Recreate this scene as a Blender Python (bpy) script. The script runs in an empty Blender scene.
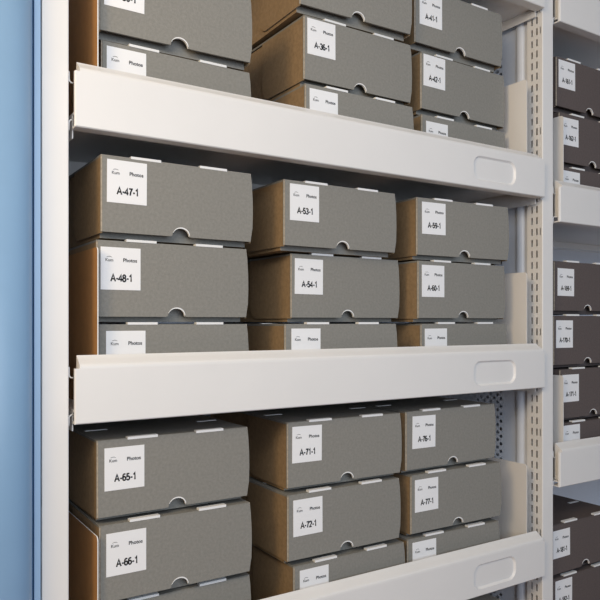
import bpy, bmesh, math, random
from mathutils import Vector, Matrix
random.seed(7)
C = bpy.context.scene
COL = C.collection
ZC = 1.5                                     # camera (eye) height

# ------------------------------------------------------------------ materials
def mat(name, color, rough=0.5, spec=0.5, noise=None, bump=None, metallic=0.0, coat=0.0):
    m = bpy.data.materials.new(name); m.use_nodes = True
    nt = m.node_tree; b = nt.nodes['Principled BSDF']
    b.inputs['Base Color'].default_value = (*color, 1)
    b.inputs['Roughness'].default_value = rough
    b.inputs['Specular IOR Level'].default_value = spec
    b.inputs['Metallic'].default_value = metallic
    b.inputs['Coat Weight'].default_value = coat
    tc = nt.nodes.new('ShaderNodeTexCoord')
    if noise:
        sc, amt = noise
        n = nt.nodes.new('ShaderNodeTexNoise'); n.inputs['Scale'].default_value = sc
        n.inputs['Detail'].default_value = 6; n.inputs['Roughness'].default_value = 0.7
        nt.links.new(tc.outputs['Object'], n.inputs['Vector'])
        r = nt.nodes.new('ShaderNodeValToRGB')
        r.color_ramp.elements[0].position = 0.3; r.color_ramp.elements[1].position = 0.7
        r.color_ramp.elements[0].color = (*[c*(1-amt) for c in color], 1)
        r.color_ramp.elements[1].color = (*[min(1, c*(1+amt)) for c in color], 1)
        nt.links.new(n.outputs['Fac'], r.inputs['Fac'])
        nt.links.new(r.outputs['Color'], b.inputs['Base Color'])
    if bump:
        sc, st = bump
        n2 = nt.nodes.new('ShaderNodeTexNoise'); n2.inputs['Scale'].default_value = sc
        n2.inputs['Detail'].default_value = 4
        nt.links.new(tc.outputs['Object'], n2.inputs['Vector'])
        bp = nt.nodes.new('ShaderNodeBump'); bp.inputs['Strength'].default_value = st
        bp.inputs['Distance'].default_value = 0.001
        nt.links.new(n2.outputs['Fac'], bp.inputs['Height'])
        nt.links.new(bp.outputs['Normal'], b.inputs['Normal'])
    return m

WHITE = mat('white_powder_coat', (0.80, 0.785, 0.77), 0.38, 0.5, (6, 0.015), (900, 0.06))
ZINC = mat('pale_sheet_steel', (0.70, 0.74, 0.82), 0.35, 0.5, (8, 0.03), (700, 0.05))
BOARD = mat('grey_archive_board', (0.248, 0.240, 0.218), 0.75, 0.25, (220, 0.13), (420, 0.35))
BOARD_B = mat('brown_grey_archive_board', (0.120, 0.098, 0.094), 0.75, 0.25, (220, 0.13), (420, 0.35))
KRAFT = mat('board_side_liner', (0.30, 0.205, 0.115), 0.75, 0.25, (120, 0.18), (420, 0.3))
CORE = mat('white_board_core', (0.82, 0.82, 0.82), 0.7, 0.2)
EDGE = mat('worn_board_edge', (0.42, 0.37, 0.30), 0.8, 0.2, (200, 0.3))
PAPER = mat('label_paper', (0.86, 0.86, 0.87), 0.6, 0.3)
INK = mat('black_ink', (0.02, 0.02, 0.02), 0.6, 0.2)
INK_G = mat('grey_ink', (0.12, 0.12, 0.12), 0.6, 0.2)
BLUE = mat('blue_lacquer', (0.24, 0.40, 0.60), 0.33, 0.6, (3, 0.05), None, 0, 0.0)
BLUE_T = mat('blue_edge_trim', (0.36, 0.52, 0.72), 0.4, 0.5)
SEAL = mat('dark_blue_rubber_seal', (0.02, 0.09, 0.22), 0.6, 0.3)
FLOOR = mat('grey_floor', (0.52, 0.39, 0.33), 0.6, 0.3, (4, 0.1))
TAN = mat('tan_warm_light_plate', (0.44, 0.23, 0.09), 0.7, 0.3, (40, 0.08), (420, 0.2))  # white side plate coloured tan to carry the warm light falling on it
STEEL = mat('hook_steel', (0.75, 0.75, 0.75), 0.35, 0.5)

# ------------------------------------------------------------------ mesh helpers
def box(bm, x0, x1, y0, y1, z0, z1, mi=0):
    v = [bm.verts.new(p) for p in ((x0,y0,z0),(x1,y0,z0),(x1,y1,z0),(x0,y1,z0),(x0,y0,z1),(x1,y0,z1),(x1,y1,z1),(x0,y1,z1))]
    fs = []
    for q in ((0,3,2,1),(4,5,6,7),(0,1,5,4),(1,2,6,5),(2,3,7,6),(3,0,4,7)):
        f = bm.faces.new([v[i] for i in q]); f.material_index = mi; fs.append(f)
    return fs

def prism(bm, pts, axis, a, b, mi=0):
    """extrude a closed 2-D outline along an axis; x: (y,z)  y: (x,z)"""
    def P(p, t):
        return (t, p[0], p[1]) if axis == 'x' else (p[0], t, p[1])
    A = [bm.verts.new(P(p, a)) for p in pts]; B = [bm.verts.new(P(p, b)) for p in pts]
    n = len(pts); fs = []
    fs.append(bm.faces.new(A)); fs.append(bm.faces.new(B[::-1]))
    for i in range(n):
        fs.append(bm.faces.new((A[i], B[i], B[(i+1) % n], A[(i+1) % n])))
    for f in fs: f.material_index = mi
    return fs

def mesh(name, bm, mats, bevel=0, smooth=False):
    if bevel:
        es = [e for e in bm.edges if len(e.link_faces) == 2 and e.calc_face_angle(0) > 0.6]
        bmesh.ops.bevel(bm, geom=es, offset=bevel, segments=2, affect='EDGES', profile=0.6)
    bmesh.ops.recalc_face_normals(bm, faces=bm.faces)
    me = bpy.data.meshes.new(name); bm.to_mesh(me); bm.free()
    for m in (mats if isinstance(mats, (list, tuple)) else [mats]): me.materials.append(m)
    if smooth:
        for p in me.polygons: p.use_smooth = True
    return me

def link(name, me, parent=None, loc=(0,0,0), rot=(0,0,0), label=None):
    o = bpy.data.objects.new(name, me); COL.objects.link(o)
    if parent: o.parent = parent
    o.location = loc; o.rotation_euler = rot
    if label: o['label'] = label
    return o

def thing(name, label, cat, loc=(0,0,0), rotz=0, group=None):
    o = bpy.data.objects.new(name, None); COL.objects.link(o); o.empty_display_size = 0.05
    o.location = loc; o.rotation_euler = (0,0,rotz)
    o['label'] = label; o['category'] = cat
    if group: o['group'] = group
    return o

def tube_mesh(name, pts, r, m, seg=8):
    bm = bmesh.new(); rings = []
    for i, p in enumerate(pts):
        p = Vector(p); a = Vector(pts[max(0, i-1)]); b = Vector(pts[min(len(pts)-1, i+1)])
        t = (b-a).normalized(); u = t.cross(Vector((0.3,1,0.2))).normalized(); w = t.cross(u)
        rings.append([bm.verts.new(p + r*(math.cos(k*math.tau/seg)*u + math.sin(k*math.tau/seg)*w)) for k in range(seg)])
    for a, b in zip(rings, rings[1:]):
        for k in range(seg): bm.faces.new((a[k], a[(k+1) % seg], b[(k+1) % seg], b[k]))
    bm.faces.new(rings[0]); bm.faces.new(rings[-1][::-1])
    return mesh(name, bm, m, 0, True)

def arc(cx, cy, rx, ry, a0, a1, n=10):
    return [(cx+rx*math.cos(math.radians(a0+(a1-a0)*k/n)), cy+ry*math.sin(math.radians(a0+(a1-a0)*k/n))) for k in range(n+1)]
# plain grotesque figures as centre lines in a 0.6 x 1.0 cell (stroke added below)
GLYPH = {
 'A': ([[(0.0,0.0),(0.33,1.0),(0.66,0.0)], [(0.13,0.36),(0.53,0.36)]], 0.72),
 '-': ([[(0.06,0.38),(0.34,0.38)]], 0.40),
 '1': ([[(0.08,0.74),(0.20,0.82),(0.31,1.0),(0.31,0.0)]], 0.52),
 '0': ([arc(0.27,0.5,0.22,0.46,90,450,18)], 0.58),
 '2': ([arc(0.26,0.71,0.21,0.25,170,-35,10)+[(0.05,0.04),(0.50,0.04)]], 0.58),
 '3': ([arc(0.25,0.73,0.19,0.23,160,-90,9)+arc(0.25,0.26,0.22,0.24,90,-160,9)], 0.58),
 '4': ([[(0.38,0.0),(0.38,0.95),(0.03,0.30),(0.54,0.30)]], 0.58),
 '5': ([[(0.46,0.95),(0.14,0.95),(0.09,0.52)]+arc(0.26,0.32,0.22,0.28,130,-160,10)], 0.58),
 '6': ([arc(0.30,0.62,0.22,0.34,50,180,6)+[(0.07,0.40)]+arc(0.28,0.31,0.21,0.27,180,-180,14)], 0.58),
 '7': ([[(0.05,0.95),(0.49,0.95),(0.30,0.50),(0.21,0.0)]], 0.58),
 '8': ([arc(0.27,0.73,0.18,0.23,-90,270,14), arc(0.27,0.25,0.22,0.25,90,450,14)], 0.58),
 '9': ([arc(0.26,0.38,0.22,0.34,-130,0,6)+[(0.49,0.60)]+arc(0.27,0.69,0.21,0.27,0,360,14)], 0.58)}
def number_mesh(s, h, m, stroke=0.215):
    """printed figures: every stroke a flat ribbon, centred on x = 0, facing -y once stood up"""
    bm = bmesh.new(); wd = sum(GLYPH[c][1] for c in s); x = -wd/2
    for c in s:
        for line in GLYPH[c][0]:
            P = [Vector((x+p[0], p[1])) for p in line]; L = []; R = []
            closed = (P[0]-P[-1]).length < 1e-4
            for i, p in enumerate(P):
                a = P[i-1] if i else (P[-2] if closed else p); b = P[i+1] if i < len(P)-1 else (P[1] if closed else p)
                d1 = (p-a); d2 = (b-p)
                if d1.length < 1e-9: d1 = d2
                if d2.length < 1e-9: d2 = d1
                d1 = d1.normalized(); d2 = d2.normalized(); t = (d1+d2)
                t = t.normalized() if t.length > 1e-6 else d2
                n = Vector((-t.y, t.x)); k = 1/max(0.55, n.dot(Vector((-d1.y, d1.x))))
                L.append(bm.verts.new(((p+n*stroke/2*k).x*h, (p+n*stroke/2*k).y*h, 0)))
                R.append(bm.verts.new(((p-n*stroke/2*k).x*h, (p-n*stroke/2*k).y*h, 0)))
            for i in range(len(P)-1): bm.faces.new((L[i], R[i], R[i+1], L[i+1]))
        x += GLYPH[c][1]
    return mesh('number_text', bm, m)

def text_mesh(s, size, m, bold=0.0, align='LEFT'):
    cu = bpy.data.curves.new('txt', 'FONT'); cu.body = s; cu.size = size; cu.offset = bold
    cu.align_x = align; cu.resolution_u = 3
    o = bpy.data.objects.new('txt', cu); COL.objects.link(o)
    dg = bpy.context.evaluated_depsgraph_get()
    me = bpy.data.meshes.new_from_object(o.evaluated_get(dg))
    bpy.data.objects.remove(o); bpy.data.curves.remove(cu)
    me.materials.clear(); me.materials.append(m)
    return me

# ------------------------------------------------------------------ setting
bm = bmesh.new(); box(bm, -3, 5, -3.5, 1.2, -0.1, 0)
fl = link('floor', mesh('floor', bm, FLOOR)); fl['kind'] = 'structure'
WALL = mat('painted_wall', (0.62, 0.60, 0.58), 0.7, 0.3, (3, 0.03))
for nm, b in (('wall_back', (-3, 5, 1.2, 1.3, 0, 3.0)), ('wall_left', (-3.1, -3, -3.5, 1.3, 0, 3.0)), ('ceiling', (-3, 5, -3.5, 1.2, 3.0, 3.1))):
    bm = bmesh.new(); box(bm, *b); o = link(nm, mesh(nm, bm, WALL)); o['kind'] = 'structure'

# ------------------------------------------------------------------ rack frame
PX = [(0.2180, 0.2547), (1.2880, 1.3245), (2.3590, 2.3955)]   # the three upright pairs
PH = 2.55

def grid_plate(bm, x, ys, zs, hole):
    """sheet in the y-z plane with real rectangular holes"""
    V = {}
    def v(i, j):
        if (i, j) not in V: V[i, j] = bm.verts.new((x, ys[i], zs[j]))
        return V[i, j]
    for i in range(len(ys)-1):
        for j in range(len(zs)-1):
            if hole(i, j): continue
            bm.faces.new((v(i,j), v(i,j+1), v(i+1,j+1), v(i+1,j)))

def post_mesh():
    w, d = 0.0366, 0.042
    bm = bmesh.new()
    ys = [0.0015, 0.0050, 0.0072, 0.0135, 0.0170, 0.0268, 0.0303, 0.0405]
    zs = [0.0]; kinds = []
    z = 0.02; n = 0
    while z < PH - 0.03:
        zs += [z, z+0.0155]; kinds += [0, 1]; z += 0.025
    zs.append(PH); kinds.append(0)
    cnt = [0]
    def hole(i, j):
        if not kinds[j]: return False
        if i in (3, 5): return True
        return i == 1 and (j//2) % 9 == 4
    for x in (0.0, w): grid_plate(bm, x, ys, zs, hole)
    # front with rounded edges, and back
    r = 0.0015
    prof = [(0, r), (0.0005, 0.0005), (r, 0), (w-r, 0), (w-0.0005, 0.0005), (w, r)]
    A = [bm.verts.new((p[0], p[1], 0)) for p in prof]; B = [bm.verts.new((p[0], p[1], PH)) for p in prof]
    for i in range(5): bm.faces.new((A[i], A[i+1], B[i+1], B[i]))
    box(bm, 0, w, 0.0405, d, 0, PH)
    box(bm, 0, w, 0.0, d, PH-0.003, PH)
    return mesh('post', bm, WHITE)
PM = post_mesh()

def perforated_panel():
    """side sheet of the upright: plain margin with a rolled bead, then staggered round holes"""
    bm = bmesh.new()
    y0 = 0.046
    # plain margin with half-round bead (bulging to -x)
    prof = [(0.0, y0), (0.0, 0.0560)]
    for k in range(1, 8):
        a = math.pi*k/8; prof.append((-0.006*math.sin(a), 0.068 - 0.0115*math.cos(a)))
    prof += [(0.0, 0.0800), (0.0, 0.120)]
    A = [bm.verts.new((p[0], p[1], 0.02)) for p in prof]; B = [bm.verts.new((p[0], p[1], 2.5)) for p in prof]
    for i in range(len(prof)-1): bm.faces.new((A[i], A[i+1], B[i+1], B[i]))
    cw, ch, r = 0.0103, 0.0180, 0.0041
    za, zb = 0.75, 2.35
    for c in range(26):
        ya = 0.120 + c*cw; off = ch/2 if c % 2 else 0
        q = [bm.verts.new(p) for p in ((0,ya,0.02),(0,ya+cw,0.02),(0,ya+cw,za+off),(0,ya,za+off))]; bm.faces.new(q)
        n = int((zb-za)/ch)
        top = za+off+n*ch
        q = [bm.verts.new(p) for p in ((0,ya,top),(0,ya+cw,top),(0,ya+cw,2.5),(0,ya,2.5))]; bm.faces.new(q)
        for k in range(n):
            zz = za+off+k*ch; cy, cz = ya+cw/2, zz+ch/2
            outer = []; inner = []
            for s in range(8):
                a = math.tau*(s+0.5)/8; dy, dz = math.cos(a), math.sin(a)
                inner.append(bm.verts.new((0, cy+r*dy, cz+r*dz)))
                t = min((cw/2)/abs(dy), (ch/2)/abs(dz)); 
                outer.append(bm.verts.new((0, cy+t*dy, cz+t*dz)))
            for s in range(8):
                s2 = (s+1) % 8
                a1 = math.tau*(s+0.5)/8; a2 = math.tau*(s2+0.5)/8
                e1 = abs(math.cos(a1))/(cw/2) > abs(math.sin(a1))/(ch/2)
                e2 = abs(math.cos(a2))/(cw/2) > abs(math.sin(a2))/(ch/2)
                if e1 != e2:
                    cx = bm.verts.new((0, cy+math.copysign(cw/2, math.cos((a1+a2)/2) if abs(math.cos((a1+a2)/2))>1e-6 else 1), cz+math.copysign(ch/2, math.sin(a1)+math.sin(a2))))
                    bm.faces.new((inner[s], outer[s], cx, outer[s2], inner[s2]))
                else:
                    bm.faces.new((inner[s], outer[s], outer[s2], inner[s2]))
    box(bm, 0.018, 0.0192, y0, 0.396, 0.02, 2.5)          # solid sheet added behind the perforations to keep the holes dark
    me = mesh('side_panel', bm, ZINC)
    return me
SPM = perforated_panel()
FLAB = ('white steel upright frame at the left, beside the blue end panel', 'white upright frame between the two bays, with two columns of slots',
        'white upright frame closing the right bay, beyond the right edge of the photo')
for (x0, x1), lab in zip(PX, FLAB):
    fr = thing('upright_frame', lab, 'shelving frame', (x0, 0, 0), 0, 'upright frames of the rack')
    link('post', PM, fr)
    link('post', PM, fr, (0, 0.40, 0))
    link('side_panel', SPM, fr, (0.008, 0, 0), label='perforated pale steel side sheet')
for (a, b), lab in zip(((PX[0][1], PX[1][0]), (PX[1][1], PX[2][0])), ('pale sheet steel back of the wide left bay, behind the boxes', 'pale sheet steel back of the right bay, behind the dark boxes')):
    bm = bmesh.new(); box(bm, a-0.01, b+0.01, 0.4435, 0.445, 0.03, 2.5)
    o = link('back_panel', mesh('back_panel', bm, ZINC)); o['label'] = lab; o['category'] = 'panel'; o['group'] = 'rack back panels'

# ------------------------------------------------------------------ shelves
YF = -0.0113; FH = 0.083                     # front face plane and height
def rrect(cx, cz, hw, hh, r, n=6):
    pts = []
    for (sx, sz, a0) in ((1,1,0),(-1,1,90),(-1,-1,180),(1,-1,270)):
        for k in range(n+1):
            a = math.radians(a0+90*k/n)
            pts.append((cx+sx*(hw-r)+r*math.cos(a), cz+sz*(hh-r)+r*math.sin(a)))
    return pts

def shelf_meshes(L, lift):
    # L: length; local x 0..L, local z 0 = lower edge of the front
    hx = L-0.160; hz = FH*0.5-0.002; hw, hh, rr = 0.064, 0.0255, 0.020
    bm = bmesh.new()
    out = [bm.verts.new((x, YF, z)) for x, z in ((0.0015,0.0015),(L-0.0015,0.0015),(L-0.0015,FH-0.004),(0.0015,FH-0.004))]
    oe = [bm.edges.new((out[i], out[(i+1) % 4])) for i in range(4)]
    hp = rrect(hx, hz, hw, hh, rr)
    hv = [bm.verts.new((x, YF, z)) for x, z in hp]
    he = [bm.edges.new((hv[i], hv[(i+1) % len(hv)])) for i in range(len(hv))]
    bmesh.ops.triangle_fill(bm, edges=oe+he, use_beauty=True)
    # rounded outer border turning back
    b1 = [bm.verts.new((x, YF+0.0015, z)) for x, z in ((0,0),(L,0),(L,FH-0.004),(0,FH-0.004))]
    b2 = [bm.verts.new((x, YF+0.006, z)) for x, z in ((0,0),(L,0),(L,FH-0.004),(0,FH-0.004))]
    for i in range(4):
        j = (i+1) % 4
        bm.faces.new((out[i], out[j], b1[j], b1[i])); bm.faces.new((b1[i], b1[j], b2[j], b2[i]))
    # rolled top: bend, sloping ledge, lip (ends inset)
    y = YF
    prof = [(y, FH-0.0045), (y+0.0004, FH-0.001), (y+0.002, FH+0.0018), (y+0.005, FH+0.004), (y+0.013, FH+0.0095), (y+0.0165, FH+0.0125), (y+0.018, FH+0.0142),
            (y+0.0196, FH+0.0140), (y+0.0196, 0.0125+lift), (y+0.006, 0.0125+lift), (y+0.006, FH-0.0045)]
    prism(bm, prof, 'x', 0.007, L-0.007)
    # bottom return under the front
    box(bm, 0.001, L-0.001, YF+0.006, YF+0.024, 0.0, 0.0028)
    rail = mesh('front_rail', bm, WHITE)
    # pressed handle recess: slope then floor
    bm = bmesh.new()
    rings = []
    for (dd, dep) in ((0.0, 0.0), (0.0006, 0.0007), (0.0030, 0.0036), (0.0042, 0.0042)):
        rings.append([bm.verts.new((x, YF+dep, z)) for x, z in rrect(hx, hz, hw-dd, hh-dd, max(0.004, rr-dd))])
    for a, b in zip(rings, rings[1:]):
        for i in range(len(a)):
            j = (i+1) % len(a); bm.faces.new((a[i], a[j], b[j], b[i]))
    bm.faces.new(rings[-1])
    rec = mesh('handle_recess', bm, WHITE)
    # deck sheet with side flanges
    bm = bmesh.new()
    box(bm, 0.002, L-0.002, YF+0.0080, 0.395, 0.0085+lift, 0.0115+lift)
    for x0 in (0.002, L-0.0035): box(bm, x0, x0+0.0015, 0.012, 0.395, -0.012, 0.0084+lift)
    box(bm, 0.05, L-0.05, 0.30, 0.34, -0.006, 0.0084+lift)          # stiffener channel
    deck = mesh('deck', bm, WHITE)
    # side plate with rounded front top corner
    bm = bmesh.new()
    r = 0.007; T = 0.236
    pts = [(0.008, 0.0), (0.008, T-r)]
    for k in range(1, 6):
        a = math.radians(180-90*k/5); pts.append((0.008+r+r*math.cos(a), T-r+r*math.sin(a)))
    pts += [(0.375, T), (0.375, 0.0)]
    prism(bm, pts, 'x', -0.0008, 0.0008)
    plate = mesh('side_plate', bm, WHITE)
    tan = plate.copy(); tan.materials.clear(); tan.materials.append(TAN); tan.materials.append(CORE)  # same plate with the warm light painted in, rim faces stay white
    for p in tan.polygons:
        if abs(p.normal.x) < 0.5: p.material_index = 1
    return rail, rec, deck, plate, tan

# hook clip: from the post to the shelf end
def hook_mesh(s):
    pts = [(-0.0045, 0.004, 0.016*s), (-0.0045, 0.004, 0.006*s), (-0.004, 0.004, 0.003*s), (-0.002, 0.004, 0.0008*s), (0.0012, 0.004, 0)]
    return tube_mesh('hook', pts, 0.0011, STEEL)
HK = {1: hook_mesh(1), -1: hook_mesh(-1)}

LIFT = {0.276: 0.0125, -0.145: 0.0075, 0.226: 0.003, -0.373: 0.002, -0.988: 0.007}
def shelf(x0, L, zface, label, group):
    lift = LIFT.get(zface, 0.0); key = (L, lift)
    if key not in shelf.cache: shelf.cache[key] = shelf_meshes(L, lift)
    rail, rec, deck, plate, tan = shelf.cache[key]
    s = thing('metal_shelf', label, 'shelf', (x0, 0, ZC+zface), 0, group)
    link('deck', deck, s)
    fr = link('front_rail', rail, s); link('handle_recess', rec, fr)
    if x0 < 1: link('side_plate', tan, s, (0.038, 0, 0.0115+lift), label='white-edged side plate, tinted tan for the warm light on it')
    else: link('side_plate', plate, s, (0.038, 0, 0.0115+lift))
    link('side_plate', plate, s, (L-0.037, 0, 0.0115+lift))
    for (z, sg) in ((FH-0.018, 1), (0.013, -1)):
        link('hook', HK[sg], s, (0, 0, z))
        link('hook', HK[sg], s, (L, 0, z), (0, 0, math.pi)).location.y = 0.008
    return s
shelf.cache = {}
L1 = 1.0220
X1, X2 = 0.2601, 1.3340
G = 'white metal shelves of the rack'
ZS = {'D': 0.695, 'A': 0.276, 'B': -0.145, 'C': -0.562, 'E': -0.987}
shelf(X1, L1, ZS['D'], 'white overhead shelf of the left bay, only its underside showing at the top', G)
shelf(X1, L1, ZS['A'], 'upper white shelf of the left bay, directly above the box marked A-47-1', G)
shelf(X1, L1, ZS['B'], 'middle white shelf of the left bay, running under the stack with A-48-1', G)
shelf(X1, L1, ZS['C'], 'lower white shelf of the left bay, its rail rising to the right under A-77-1', G)
shelf(X1, L1, ZS['E'], 'lowest white shelf of the left bay, below the bottom edge of the photo', G)
ZB = {'P': 0.678, 'Q': 0.226, 'R': -0.373, 'S': -0.988}
L2 = 1.0195
shelf(X2, L2, ZB['P'], 'white shelf at the top right corner, in the right-hand bay', G)
shelf(X2, L2, ZB['Q'], 'white shelf of the right-hand bay under the box marked A-162-1', G)
shelf(X2, L2, ZB['R'], 'white shelf of the right-hand bay under the four-high stack of dark boxes', G)
shelf(X2, L2, ZB['S'], 'lowest white shelf of the right-hand bay, below the bottom edge of the photo', G)

# ------------------------------------------------------------------ archive boxes
W, D, PITCH = 0.253, 0.34, 0.126
def box_meshes(board, side):
    M = {}
    bm = bmesh.new(); fs = box(bm, -W/2+0.0035, W/2-0.0035, 0.0180, D, 0.0, 0.118); fs[2].material_index = 1; M['body'] = mesh('body', bm, [side, board], 0.0012)
    # lid top
    bm = bmesh.new(); box(bm, -W/2+0.0005, W/2-0.0005, 0.0016, D+0.001, 0.1188, 0.1222); M['lid'] = mesh('lid', bm, [board], 0.0008)
    # front flap: outline with half-round thumb notch, gentle bow
    bm = bmesh.new()
    z0, z1, r = 0.0078, 0.1222, 0.0145
    pts = [(-W/2, z0), (-r-0.003, z0), (-r-0.001, z0+0.0006)]
    for k in range(0, 13):
        a = math.pi - math.pi*k/12; pts.append((r*math.cos(a), z0+0.001+r*0.86*math.sin(a)))
    pts += [(r+0.001, z0+0.0006), (r+0.003, z0), (W/2-0.0008, z0), (W/2+0.0018, z0+0.022), (W/2+0.0026, z0+0.048), (W/2+0.0022, z0+0.072), (W/2+0.0006, z0+0.098), (W/2-0.0008, z1), (-W/2, z1)]
    th = 0.0036
    fs = prism(bm, pts, 'y', 0.0, th)
    bm.faces.ensure_lookup_table()
    for i in range(2, 2+len(pts)):
        p = pts[i-2]; q = pts[(i-1) % len(pts)]
        if abs(p[0]) < r+0.0015 and abs(q[0]) < r+0.0015 and p[1] < 0.1: fs[i].material_index = 1
    es = [e for e in bm.edges if all(abs(v.co.x) > W/2-0.0015 and abs(v.co.y) < 1e-6 for v in e.verts) and abs(e.verts[0].co.z-e.verts[1].co.z) > 0.01]
    res = bmesh.ops.bevel(bm, geom=es, offset=0.0016, segments=2, affect='EDGES', material=2)
    es = [e for e in bm.edges if all(abs(v.co.z-z1) < 1e-6 and abs(v.co.y) < 1e-4 for v in e.verts)]
    bmesh.ops.bevel(bm, geom=es, offset=0.0012, segments=2, affect='EDGES', material=0)
    bm2 = bmesh.new(); ring = []
    for k in range(0, 15):
        a = math.radians(8+150*k/14); wv = 0.0019*max(0.12, math.sin(a*1.12+0.15)); ci, co_ = math.cos(a), math.sin(a)
        ring.append((((r-0.0004)*ci, z0+0.001+(r-0.0004)*0.86*co_), ((r+wv)*ci, z0+0.001+(r+wv)*0.86*co_)))
    prism(bm2, [p[0] for p in ring]+[p[1] for p in ring[::-1]], 'y', -0.0004, 0.0034)
    M['rim'] = mesh('notch_rim', bm2, CORE)
    M['front_flap'] = mesh('front_flap', bm, [board, CORE, EDGE])
    # side wing (rounded lower rear corner), light core on its lower rim
    bm = bmesh.new()
    a, b, zz, zt, rr = 0.0032, 0.150, 0.006, 0.1186, 0.024
    pts = [(a, zz)]
    for k in range(0, 7):
        t = math.radians(-90+90*k/6); pts.append((b-rr+rr*math.cos(t), zz+rr+rr*math.sin(t)))
    pts += [(b, zt), (a, zt)]
    fs = prism(bm, pts, 'x', -0.0012, 0.0012)
    for f in fs[2:2+8]: f.material_index = 1
    M['side_wing'] = mesh('side_wing', bm, [side, EDGE])
    bm = bmesh.new(); box(bm, -0.024, 0.024, -0.0004, 0.0095, 0.1216, 0.1254); M['tab'] = mesh('locking_tab', bm, CORE, 0.0006)
    bm = bmesh.new(); box(bm, -0.018, 0.018, 0.0, 0.008, 0.1222, 0.1232); M['rtab'] = mesh('rear_tab', bm, CORE, 0.0003)
    return M
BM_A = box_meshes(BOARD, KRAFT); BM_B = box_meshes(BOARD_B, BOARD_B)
LW, LH = 0.0615, 0.0640
bm = bmesh.new(); box(bm, 0, LW, -0.0005, 0, -LH, 0); CARD = mesh('label_card', bm, PAPER)
TITLE = text_mesh('Photos', 0.0078, INK, 0.00018)
LOGO = text_mesh('Kum', 0.0064, INK_G, 0.00012)
# the little arc over the word mark
bm = bmesh.new()
n = 8; a1 = []; a2 = []
for k in range(n+1):
    a = math.pi*(0.15+0.7*k/n)
    a1.append(bm.verts.new((0.0062-0.0046*math.cos(a), 0.0052+0.0026*math.sin(a), 0)))
    a2.append(bm.verts.new((0.0062-0.0046*math.cos(a), 0.0049+0.0022*math.sin(a), 0)))
for k in range(n): bm.faces.new((a1[k], a1[k+1], a2[k+1], a2[k]))
ARC = mesh('logo_arc', bm, INK_G)
RX = (math.pi/2, 0, 0)

def archive_box(x, y, z, rotdeg, num, label, group, M=BM_A, lx=0.010, lz=0.007, lrot=0.0, card=True, top=False):
    t = thing('archive_box', label, 'box', (x, y, ZC+z), math.radians(rotdeg), group)
    link('body', M['body'], t)
    lid = link('lid', M['lid'], t)
    ff = link('front_flap', M['front_flap'], t); link('notch_rim', M['rim'], ff, label='white cut edge of the thumb notch')
    link('side_wing', M['side_wing'], t, (-W/2+0.0016, 0, 0), (0, 0, math.radians(random.uniform(0, 0.5))))
    link('side_wing', M['side_wing'], t, (W/2-0.0016, 0, 0), (0, 0, -math.radians(random.uniform(0, 0.5))))
    for sx in (-0.058, 0.058): link('locking_tab', M['tab'], t, (sx+random.uniform(-.002,.002), 0, -0.0013 if top else 0), label='white tucked-in tab')
    for sx in (-0.098, 0.098): link('rear_tab', M['rtab'], lid, (sx, 0.10, 0), label='white tab end showing through the lid')
    if card:
        c = link('label_card', CARD, t, (-W/2+lx, 0, 0.1222-lz), (0, math.radians(lrot), 0), label='white paper label')
        link('title_text', TITLE, c, (LW*0.55, -0.0008, -LH*0.335), RX)
        link('logo_text', LOGO, c, (LW*0.11, -0.0008, -LH*0.335), RX)
        link('logo_mark', ARC, c, (LW*0.11, -0.0008, -LH*0.335), RX)
        if num:
            me = archive_box.nums.get(num) or number_mesh(num, 0.0104, INK)
            archive_box.nums[num] = me
            link('number_text', me, c, (LW*0.52, -0.0008, -LH*0.80), RX)
    return t
archive_box.nums = {}

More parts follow.
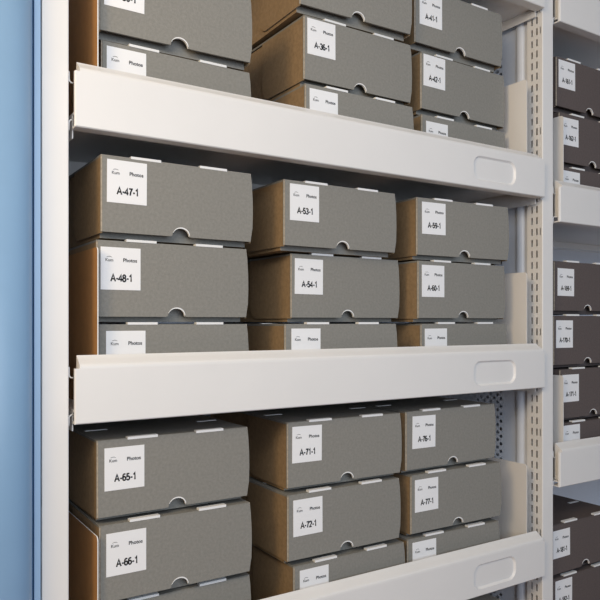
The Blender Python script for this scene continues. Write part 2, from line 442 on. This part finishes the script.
GA = 'grey archive boxes stacked on the left bay shelves'
def dz(s): return ZS[s]+0.0118+LIFT.get(ZS[s], 0)
UP, MI, LO = 'upper shelf', 'middle shelf', 'lower shelf'
rows = [
 ('A', 0, 0.4360, 0.029, 0.06, None, 'grey archive box low behind the upper shelf rail, under A-30-1', .008, .007, 0),
 ('A', 1, 0.4300, 0.018, -1.2, 'A-30-1', 'grey archive box at the top left, its label cut by the photo edge', .008, .012, .5),
 ('A', 0, 0.7950, 0.020, 0.0, None, 'grey archive box low behind the upper shelf rail, under A-36-1', .009, .007, 0),
 ('A', 1, 0.7988, 0.030, -0.05, 'A-36-1', 'grey archive box labelled A-36-1 in the middle stack of the upper shelf', .007, .004, 0),
 ('A', 2, 0.7834, 0.016, -1.5, None, 'grey archive box on top of A-36-1, its dark side wing ending in a rounded corner', .010, .008, 0),
 ('A', 0, 1.0930, 0.045, 0.65, None, 'grey archive box low behind the upper shelf rail, under A-42-1', .012, .012, 0),
 ('A', 1, 1.0900, 0.045, 1.1, 'A-42-1', 'grey archive box labelled A-42-1 in the right stack of the upper shelf', .007, .003, 0),
 ('A', 2, 1.0652, 0.033, 0.0, 'A-41-1', 'grey archive box labelled A-41-1 on top of A-42-1', .012, .012, 0),
 ('B', 0, 0.4310, 0.029, 0.0, None, 'grey archive box low behind the middle shelf rail, under A-48-1', .012, .010, 0),
 ('B', 1, 0.4273, 0.024, 0.0, 'A-48-1', 'grey archive box labelled A-48-1 in the left stack of the middle shelf', .006, .010, 0),
 ('B', 2, 0.4316, 0.016, 0.0, 'A-47-1', 'grey archive box labelled A-47-1 on top of the left stack', .009, .006, 0),
 ('B', 0, 0.7535, 0.021, 0.0, None, 'grey archive box low behind the middle shelf rail, under A-54-1', .013, .008, 0),
 ('B', 1, 0.7803, 0.045, 0.4, 'A-54-1', 'grey archive box labelled A-54-1, pushed furthest back in its stack', .008, .008, 0),
 ('B', 2, 0.7527, 0.023, 0.0, 'A-53-1', 'grey archive box labelled A-53-1 on top of the middle stack', .012, .006, 0),
 ('B', 0, 1.0813, 0.033, 0.0, None, 'grey archive box low behind the middle shelf rail, under A-60-1', .010, .010, 0),
 ('B', 1, 1.0678, 0.027, 0.0, 'A-60-1', 'grey archive box labelled A-60-1 in the right stack of the middle shelf', .010, .008, 0),
 ('B', 2, 1.0640, 0.020, -3.0, 'A-59-1', 'grey archive box labelled A-59-1, turned slightly, on top of A-60-1', .013, .008, 0),
 ('C', 0, 0.4352, 0.028, 0.0, None, 'grey archive box under A-66-1 at the bottom edge of the photo', .010, .008, 0),
 ('C', 1, 0.4294, 0.016, -0.2, 'A-66-1', 'grey archive box labelled A-66-1 in the left stack of the lower shelf', .010, .013, 0),
 ('C', 2, 0.4265, 0.019, 0.0, 'A-65-1', 'grey archive box labelled A-65-1 on top of the left stack', .011, .012, 0),
 ('C', 0, 0.7703, 0.018, -0.3, None, 'grey archive box low behind the lower shelf rail, under A-72-1', .012, .009, 0),
 ('C', 1, 0.7580, 0.018, -0.5, 'A-72-1', 'grey archive box labelled A-72-1 in the middle stack of the lower shelf', .011, .010, 0),
 ('C', 2, 0.7600, 0.020, -1.8, 'A-71-1', 'grey archive box labelled A-71-1 on top of the middle stack', .010, .008, 0),
 ('C', 0, 1.0380, 0.020, -2.0, None, 'grey archive box low behind the lower shelf rail, under A-77-1', .012, .008, 0),
 ('C', 1, 1.0430, 0.018, -1.0, 'A-77-1', 'grey archive box labelled A-77-1 in the right stack of the lower shelf', .010, .010, 0),
 ('C', 2, 1.0308, 0.021, 0.0, 'A-76-1', 'grey archive box labelled A-76-1, topmost of the right stack on the lower shelf', .017, .010, 1.0),
]
for s, k, x, y, r, num, lab, lx, lz, lr in rows:
    archive_box(x, y, dz(s)+k*PITCH, r, num, lab, GA, BM_A, lx, lz, lr+random.uniform(-.4,.4), top=(k == 2))
for k, lab in enumerate(('archive box at the bottom of the stack on the lowest shelf, out of the photo', 'archive box second up on the lowest shelf, out of the photo',
                         'grey archive box showing only its white tabs under the lower rail')):
    archive_box(1.05, 0.022, dz('E')+k*PITCH, -0.5, None, lab, GA, BM_A)

GB = 'brown grey archive boxes stacked in the right bay'
def db(s): return ZB[s]+0.0118+LIFT.get(ZB[s], 0)
rb = [
 ('Q', 0, 1.5055, 0.022, 0.0, None, 'dark archive box at the foot of the stack behind the right bay upper rail', .012, .008),
 ('Q', 1, 1.5020, 0.022, 0.0, 'A-162-1', 'dark archive box labelled A-162-1 in the right bay, under A-161-1', .010, .010),
 ('Q', 2, 1.4875, 0.020, 0.5, 'A-161-1', 'dark archive box labelled A-161-1, topmost in the right bay', .008, .006),
 ('R', 0, 1.5055, 0.022, 0.0, None, 'dark archive box low behind the right bay rail, under A-171-1', .012, .006),
 ('R', 1, 1.5045, 0.022, 0.0, 'A-171-1', 'dark archive box labelled A-171-1 in the right bay', .009, .013),
 ('R', 2, 1.4800, 0.020, 0.0, 'A-170-1', 'dark archive box labelled A-170-1 in the right bay, under A-169-1', .008, .011),
 ('R', 3, 1.4800, 0.020, 0.5, 'A-169-1', 'dark archive box labelled A-169-1, top of the four-high right bay stack', .012, .016),
 ('S', 0, 1.5055, 0.020, 0.0, None, 'dark archive box lowest in the right bay, out of the photo', .010, .008),
 ('S', 1, 1.5040, 0.022, 0.0, None, 'dark archive box second up from the lowest right bay shelf, out of the photo', .010, .006),
 ('S', 2, 1.4760, 0.022, 0.0, 'A-182-1', 'dark archive box at the bottom right corner, under A-181-1', .012, .006),
 ('S', 3, 1.4720, 0.020, 0.0, 'A-181-1', 'dark archive box labelled A-181-1 at the lower right, on top of its stack', .005, .014),
]
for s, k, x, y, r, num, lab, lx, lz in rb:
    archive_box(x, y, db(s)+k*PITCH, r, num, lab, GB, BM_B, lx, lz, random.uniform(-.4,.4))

# ------------------------------------------------------------------ blue end panel at the left
ep = thing('end_panel', 'glossy blue rounded end panel beside the left white upright', 'panel', (0.13, 0.0, 0))
bm = bmesh.new()
pts = []
for k in range(0, 25):                                         # convex front, right edge to left edge
    a = math.pi*k/24
    sx = math.copysign(abs(math.cos(a))**0.8, math.cos(a))
    pts.append((0.000+0.0735*sx, -0.004-0.034*math.sin(a)**0.8))
pts += [(-0.0745, 0.40), (0.0745, 0.40)]
A = [bm.verts.new((p[0], p[1], 0.02)) for p in pts]; B = [bm.verts.new((p[0], p[1], 2.5)) for p in pts]
n = len(pts)
for i in range(n): bm.faces.new((A[i], A[(i+1) % n], B[(i+1) % n], B[i]))
bm.faces.new(A[::-1]); bm.faces.new(B)
me = mesh('face_panel', bm, BLUE)
for p in me.polygons: p.use_smooth = len(p.vertices) == 4 and abs(p.normal.y) > 0.02 and p.center.y < 0.0
link('face_panel', me, ep)
bm = bmesh.new(); box(bm, 0.0738, 0.0768, 0.0005, 0.40, 0.02, 2.5); link('seal_strip', mesh('seal_strip', bm, SEAL), ep, label='dark blue seal strip')
bm = bmesh.new(); box(bm, 0.0770, 0.0852, -0.004, 0.40, 0.02, 2.5); link('edge_trim', mesh('edge_trim', bm, BLUE_T, 0.0015), ep)
bm = bmesh.new(); box(bm, -0.06, 0.07, 0.02, 0.38, 0.0, 0.02); link('plinth', mesh('plinth', bm, SEAL), ep)

# ------------------------------------------------------------------ light
def area(name, loc, target, sx, sy, color, power):
    l = bpy.data.lights.new(name, 'AREA'); l.shape = 'RECTANGLE'; l.size = sx; l.size_y = sy
    l.color = color; l.energy = power
    o = bpy.data.objects.new(name, l); COL.objects.link(o); o.location = loc
    d = Vector(target)-Vector(loc); o.rotation_euler = d.to_track_quat('-Z', 'Y').to_euler()
    return o
area('aisle_lamp', (-0.40, -1.20, 2.35), (0.6, 0.0, 1.55), 0.7, 0.4, (1.0, 0.94, 0.84), 13.5)
area('warm_lamp', (-1.15, -0.95, 2.30), (0.6, 0.0, 1.4), 0.5, 0.8, (1.0, 0.74, 0.42), 24)
area('cool_front_fill', (0.45, -2.4, 1.95), (0.95, 0.0, 1.5), 1.8, 1.3, (0.76, 0.86, 1.0), 44)  # added cool fill without a fixture, lifts bay interiors and shelf undersides
w = bpy.data.worlds.new('world'); C.world = w; w.use_nodes = True
bg = w.node_tree.nodes['Background']; bg.inputs['Color'].default_value = (0.72, 0.85, 1.0, 1); bg.inputs['Strength'].default_value = 0.12

# ------------------------------------------------------------------ camera
cam = bpy.data.cameras.new('camera'); co = bpy.data.objects.new('camera', cam); COL.objects.link(co)
cam.sensor_width = 36; cam.lens = 36*690/600; cam.shift_y = 22/600; cam.clip_start = 0.02
co.location = (0, -1.0, ZC); co.rotation_euler = (math.pi/2, 0, -math.radians(32.8))
C.camera = co
C.view_settings.view_transform = 'Standard'; C.view_settings.look = 'None'
C.view_settings.gamma = 1; C.view_settings.use_curve_mapping = False
C.view_settings.exposure = -0.45
